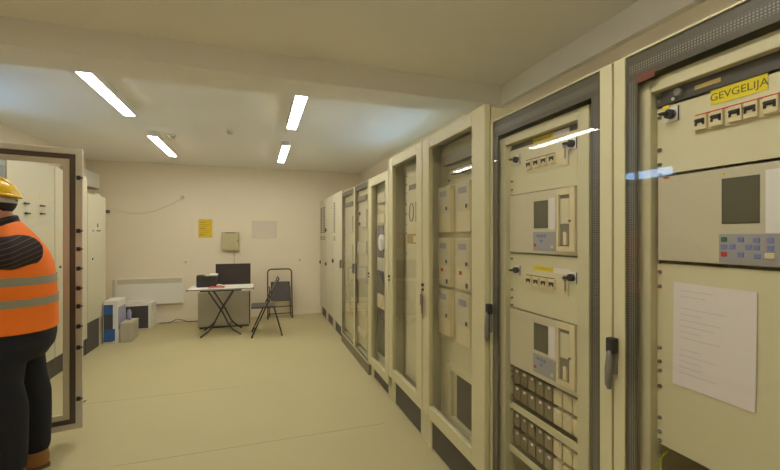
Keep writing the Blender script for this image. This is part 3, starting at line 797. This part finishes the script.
MB().box(-.012, .012, -.19, .19, -.10, .10, bev=.01, seg=3).build('backrest', M['pad'], c1, (.138, 0, .765), (0, R(24), 0))
MB().cyl((-.17, -.2, .11), (-.17, .2, .11), .008).cyl((.215, -.18, .11), (.215, .18, .11), .008).build('stretcher', M['blackm'], c1)

# folded chair leaning flat on the back wall
c2 = empty('folding_chair', (.40, 7.72, 0), 0, 'folded black folding chair leaning upright against the back wall', 'chair', 'black folding chairs')
lean = math.atan2(.22, .93)
tilt = Matrix.Rotation(-lean, 4, 'X')
def tl(x, y, z): return tuple(tilt @ Vector((x, y, z)))
hp = bend([(-.222, 0, .012), (-.222, 0, .945), (.222, 0, .945), (.222, 0, .012)], .075, 7)
MB().tube([tl(*q) for q in hp], .0125, seg=10).build('back_frame', M['blackm'], c2)
MB().tube([tl(-.21, .0, .10), tl(.21, .0, .10)], .009).tube([tl(-.21, .0, .23), tl(.21, .0, .23)], .009).build('crossbar', M['blackm'], c2)
for s in (-1, 1):
    MB().tube([tl(s * .19, .03, .05), tl(s * .19, .03, .62)], .0105).build('leg', M['blackm'], c2)
    MB().cyl(tl(s * .222, 0, 0.003), tl(s * .222, 0, .03), .0145).build('rubber_foot', M['black'], c2)
MB().box(-.17, .185, -.045, -.014, .33, .70, bev=.014, seg=3, mtx=tilt).build('seat', M['pad'], c2)

# ---------------------------------------------------------------- cartons on the floor
k = empty('carton', (-2.028, 6.715, 0), 0, 'tall white carton with blue and dark printed panels beside the vented cabinet', 'carton')
MB().box(-.09, .09, .004, .37, 0, .60, bev=.004).build('carton_body', M['white'], k)
MB().box(-.082, .030, .001, .0038, .03, .565).build('printed_face', M['cdark'], k)
MB().box(-.082, .030, -.0008, .0009, .43, .545).build('blue_window', M['cblue'], k)
MB().box(-.082, .058, -.0012, .0009, .04, .215).build('blue_print', M['cblue'], k)
MB().box(.0905, .093, .02, .34, .20, .52).build('side_print', M['cviolet'], k)
MB().box(-.088, .092, .0, .375, .6005, .62, bev=.004).build('carton_lid', M['white'], k)
k = empty('plastic_bin', (-1.845, 6.745, 0), 0, 'small off-white plastic box standing on the floor before the cartons', 'box')
MB().box(-.078, .078, 0, .36, 0, .27, bev=.012, seg=3).build('box_body', M['deskgrey'], k)
MB().box(-.081, .081, -.003, .363, .2705, .285, bev=.006).build('lid', M['deskgrey'], k)
k = empty('water_bottle', (-1.865, 6.98, .2855), 0, 'small clear bottle standing on the off-white plastic box', 'bottle')
MB().loft([(0, 0, 0, .03, .03), (.10, 0, 0, .031, .031), (.14, 0, 0, .024, .024), (.16, 0, 0, .012, .012)], M['cviolet'], 16).build('bottle_body', None, k)
MB().cyl((0, 0, .1602), (0, 0, .18), .014).build('cap', M['dark'], k)
k = empty('carton', (-1.91, 7.57, 0), 0, 'wide white carton with large dark printed front, standing below the heater', 'carton')
MB().box(-.21, .21, .004, .36, 0, .44, bev=.005).build('carton_body', M['white'], k)
MB().box(-.20, .165, .0005, .0038, .02, .395).build('dark_front', M['cdark'], k)
MB().cyl((.2102, .2, .2), (.212, .2, .2), .012).build('hand_hole', M['dark'], k)
for i, (x, y, rz) in enumerate(((-1.90, 7.76, 6), (-1.93, 7.73, -5))):
    o = MB().box(-.15, .15, -.1, .1, 0, .006, M['paper'], bev=.001).build('paper_stack', None, None, (x, y, .4405 + i * .0065), (0, 0, R(rz)))
    tag(o, 'loose white papers lying on top of the dark-fronted carton', 'papers', 'papers on the carton')

# ---------------------------------------------------------------- the worker
PHI = -15
P = empty('person', (-1.490, 3.145, 0), 0, 'worker in yellow hard hat and orange hi-vis vest reaching into the open cabinet', 'person')
P.rotation_euler = (0, 0, R(180 - PHI))
def remesh(o, vox, it=6, fac=.5):
    r = o.modifiers.new('skin', 'REMESH'); r.mode = 'VOXEL'; r.voxel_size = vox; r.use_smooth_shade = True
    s = o.modifiers.new('soft', 'SMOOTH'); s.iterations = it; s.factor = fac
    return o
def arm_pts(s):
    sh = Vector((-.07 if s > 0 else .03, s * .225, 1.475)); el = Vector((.27, s * .255, 1.475)); wr = Vector((.50, s * .16, 1.40))
    return sh, el, wr
# one continuous body
b = MB()
b.loft([(.90, -.01, 0, .15, .19), (1.0, -.005, 0, .17, .20), (1.12, 0, 0, .175, .20), (1.27, -.005, 0, .17, .205), (1.40, -.01, 0, .155, .21), (1.50, 0, 0, .12, .19), (1.58, .015, 0, .08, .13), (1.64, .035, 0, .06, .075)])
b.tube([(.015, 0, 1.58), (.04, 0, 1.66), (.065, 0, 1.75)], [.075, .066, .064], seg=18)
b.sphere((0.0800, 0, 1.83), .1, None, 24, (1.02, .80, 1.05)); b.sphere((0.1200, 0, 1.765), .075, None, 20, (1.0, .78, 1.15))
b.sphere((0.1650, 0, 1.70), .03, None, 12, (1, 1.1, .8))                                                    # chin
b.tube([(0.1770, 0, 1.815), (0.2010, 0, 1.785), (0.2110, 0, 1.768), (0.1850, 0, 1.76)], [.010, .014, .017, .010], seg=10)    # nose
b.sphere((0.1910, 0, 1.733), .017, None, 10, (.7, 1.6, .7))                                                 # lips
for s in (-1, 1):
    b.sphere((0.0750, s * .083, 1.785), .03, None, 12, (.65, .35, 1.1))                                      # ears
    b.sphere((0.1550, s * .045, 1.765), .032, None, 12)                                                      # cheeks
    b.tube([(0.1800, s * .015, 1.822), (0.1700, s * .05, 1.822)], .011, seg=8)                               # brow
    sh, el, wr = arm_pts(s)
    b.tube([Vector((-.01, s * .15, 1.49)), sh, sh.lerp(el, .4), el, el.lerp(wr, .35), wr], [.07, .068, .058, .046, .047, .031], seg=16)
    d = (wr - el).normalized(); side = Vector((0, -s, 0)); dn = Vector((0, 0, -1))
    b.tube([wr, wr + d * .04, wr + d * .095], [.030, .036, .034], seg=14)                                  # palm
    palm = wr + d * .09
    for k, (off, ln) in enumerate(((-.030, .072), (-.010, .082), (.011, .077), (.031, .060))):
        q0 = palm - d * .02 + dn * off * .9; q1 = palm + d * ln * .5 + dn * off; q2 = q1 + (d * .7 + side * .55) * ln * .34; q3 = q2 + (d * .25 + side * .8) * ln * .25
        b.tube([q0, q1, q2, q3], [.0100, .0095, .0088, .0072], seg=10)
    b.tube([wr + d * .035 - dn * .02, wr + d * .06 - dn * .045 + side * .02, wr + d * .09 - dn * .05 + side * .035, wr + d * .112 - dn * .045 + side * .045], [.0145, .0125, .0105, .008], seg=10)
    y = s * .118; o = -.055 if s < 0 else .025
    b.tube([(0, y, .95), (o * .7, y, .80), (-.045 + o, y, .50), (-.055 + o, y, .30), (-.055 + o, y, .09)], [.085, .08, .05, .044, .038], seg=18)
    b.tube([(-.075 + o, y, .05), (-.02 + o, y, .055), (.08 + o, y + s * .01, .045), (.14 + o, y + s * .012, .04)], [.032, .034, .032, .022], seg=14)
body = remesh(b.build('body', M['skin'], P), .0075, 4)
for s in (-1, 1):
    e = MB().sphere((.1735, s * .032, 1.782), .0115, M['white'], 12).sphere((.1815, s * .032, 1.782), .0055, M['black'], 8)
    e.build('eye', None, P)
# trousers
b = MB()
b.loft([(.80, -.005, 0, .165, .20), (.88, -.015, 0, .205, .235), (.95, -.015, 0, .215, .245), (1.02, -.01, 0, .21, .245), (1.06, -.01, 0, .205, .24)])
for s in (-1, 1):
    y = s * .118; o = -.055 if s < 0 else .025
    b.loft([(.125, -.05 + o, y, .067, .062), (.16, -.052 + o, y, .074, .066), (.30, -.055 + o, y, .076, .070), (.42, -.05 + o, y, .082, .078), (.53, -.045 + o, y, .086, .083), (.66, -.012 + o, y, .094, .092), (.80, .012 + o * .7, y, .125, .112), (.90, 0, y * .95, .14, .12)])
tr = remesh(b.build('trousers', M['denim'], P), .012, 6)
# shirt with collar and sleeves
b = MB()
b.loft([(1.02, -.01, 0, .19, .225), (1.12, -.01, 0, .195, .225), (1.27, -.01, 0, .19, .225), (1.40, -.013, 0, .175, .23), (1.52, 0, 0, .13, .21), (1.59, .02, 0, .092, .155), (1.625, .035, 0, .08, .10)])
cr = []
for z, cx, a, c in ((1.60, .030, .092, .105), (1.66, .040, .084, .086), (1.70, .045, .080, .080)):
    cr.append([Vector((cx + a * math.cos(t), c * math.sin(t), z - .42 * (a * math.cos(t) + .05))) for t in [2 * math.pi * q / 28 for q in range(28)]])
b.rings(cr)
for s in (-1, 1):
    sh, el, wr = arm_pts(s)
    b.tube([Vector((-.02 if s > 0 else .02, s * .12, 1.48)), Vector((-.085 if s > 0 else .02, s * .2, 1.478)), sh + Vector((.03, s * .012, -.002)), sh.lerp(el, .45), el, el.lerp(wr, .4), el.lerp(wr, .92)],
           [.10, .106, .102, .088, .07, .062, .046], seg=20)
remesh(b.build('shirt', M['shirt'], P), .011, 5)
# vest
vs = [(.985, -.008, 0, .228, .259), (1.0, -.01, 0, .225, .257), (1.12, -.008, 0, .226, .253), (1.27, -.01, 0, .217, .253), (1.40, -.012, 0, .202, .258), (1.48, -.004, 0, .18, .252), (1.54, .004, 0, .15, .232), (1.60, .014, 0, .118, .185), (1.645, .028, 0, .094, .128), (1.672, .038, 0, .083, .10)]
v = MB().loft(vs, None, 40, cap=False, pw=2.25).build('vest', M['orange'], P)
bv = bmesh.new(); bv.from_mesh(v.data)
bmesh.ops.bisect_plane(bv, geom=list(bv.verts) + list(bv.edges) + list(bv.faces), plane_co=(-.04, 0, 1.668), plane_no=(.46, 0, .89), clear_outer=True)
bv.to_mesh(v.data); bv.free()
sd = v.modifiers.new('thick', 'SOLIDIFY'); sd.thickness = .006; sd.offset = -1
sb = v.modifiers.new('sub', 'SUBSURF'); sb.levels = 1; sb.render_levels = 2
def vsec(z):
    for p, q in zip(vs, vs[1:]):
        if p[0] <= z <= q[0]:
            t = (z - p[0]) / (q[0] - p[0]); return [p[i] * (1 - t) + q[i] * t for i in range(5)]
for za, zb in ((1.275, 1.325), (1.145, 1.193)):
    ss = []
    for i in range(5):
        z, cx, cy, a, c = vsec(za + (zb - za) * i / 4); ss.append((z, cx, cy, a + .003, c + .003))
    MB().loft(ss, None, 56, cap=False, pw=2.25).build('reflective_band', M['silver'], v)
# hair, hard hat
hr = MB().sphere((.074, 0, 1.80), .108, None, 24, (1.0, .86, 1.0)).build('hair', M['hair'], P)
bm = bmesh.new(); bm.from_mesh(hr.data)
bmesh.ops.bisect_plane(bm, geom=list(bm.verts) + list(bm.edges) + list(bm.faces), plane_co=(.115, 0, 1.80), plane_no=(1, 0, -.55), clear_outer=True)
bmesh.ops.bisect_plane(bm, geom=list(bm.verts) + list(bm.edges) + list(bm.faces), plane_co=(.02, 0, 1.725), plane_no=(.75, 0, -1), clear_outer=True)
bmesh.ops.holes_fill(bm, edges=list(bm.edges)); bm.to_mesh(hr.data); bm.free()
hh = MB()
prof = [(0, .148), (.015, .145), (.035, .139), (.06, .125), (.085, .098), (.104, .06), (.112, .02)]
hh.loft([(z, 0, 0, r, r * .84) for z, r in prof], None, 36)
brim = []
for kx, (z, g) in enumerate(((-.008, 1.0), (-.010, 1.06), (.0, 1.075), (.010, 1.0))):
    ring = []
    for i in range(36):
        t = 2 * math.pi * i / 36; r = .147 * g
        fx = math.cos(t); ext = 1 + (.36 * max(0, fx) ** 3 if kx in (1, 2) else 0)
        ring.append(Vector((r * fx * ext, r * .84 * math.sin(t), z - (.012 * max(0, fx) if kx in (1, 2) else 0))))
    brim.append(ring)
hh.rings(brim)
for yy in (-.035, 0, .035):
    hh.tube([(-.118 * math.cos(t), yy, .004 + .114 * math.sin(t)) for t in [R(12 + 156 * i / 10) for i in range(11)]], .011, seg=8)
hat = hh.build('hard_hat', M['helmet'], P, (.100, 0, 1.830), (0, R(-2), 0))
MB().loft([(-.046, -.010, 0, .124, .104), (-.010, -.004, 0, .130, .108)], None, 36, cap=False).build('headband', M['strap'], hat)
# boots
for s in (-1, 1):
    y = s * .118; o = -.055 if s < 0 else .025
    bt = MB()
    bt.loft([(.026, -.055 + o, y, .062, .045), (.08, -.06 + o, y, .062, .047), (.15, -.052 + o, y, .056, .052), (.20, -.05 + o, y, .056, .054)])
    bt.tube([(-.085 + o, y, .060), (-.02 + o, y, .064), (.06 + o, y + s * .006, .060), (.125 + o, y + s * .012, .052), (.165 + o, y + s * .012, .046)], [.036, .047, .047, .043, .024], seg=18)
    bo = remesh(bt.build('boot', M['leather'], P), .008, 4)
    so = MB(); ring = []
    for z in (0, .028):
        ring.append([Vector((.035 + o + .158 * math.cos(t), y + s * .006 * (1 + math.cos(t)) + (.046 + .007 * math.cos(t)) * math.sin(t), z)) for t in [2 * math.pi * i / 28 for i in range(28)]])
    so.rings(ring); so.build('boot_sole', M['sole'], bo)

# ---------------------------------------------------------------- world, camera, look
w = bpy.data.worlds.new('daylight'); SC.world = w; w.use_nodes = True
w.node_tree.nodes['Background'].inputs[0].default_value = (.34, .60, 1.0, 1)
w.node_tree.nodes['Background'].inputs[1].default_value = 14.0
cam = bpy.data.cameras.new('camera'); co = bpy.data.objects.new('camera', cam); COL.objects.link(co)
co.location = (0, 0, 1.58); co.rotation_euler = (R(90), 0, R(-18.49))
cam.sensor_width = 36; cam.lens = 395 / 780 * 36; cam.clip_start = .02
SC.camera = co
SC.view_settings.view_transform = 'Standard'; SC.view_settings.look = 'None'
SC.view_settings.gamma = 1; SC.view_settings.use_curve_mapping = False
SC.view_settings.exposure = 0.35
SC.cycles.use_denoising = True
SC.cycles.max_bounces = 10; SC.cycles.diffuse_bounces = 6; SC.cycles.transparent_max_bounces = 24
SC.cycles.sample_clamp_indirect = 4
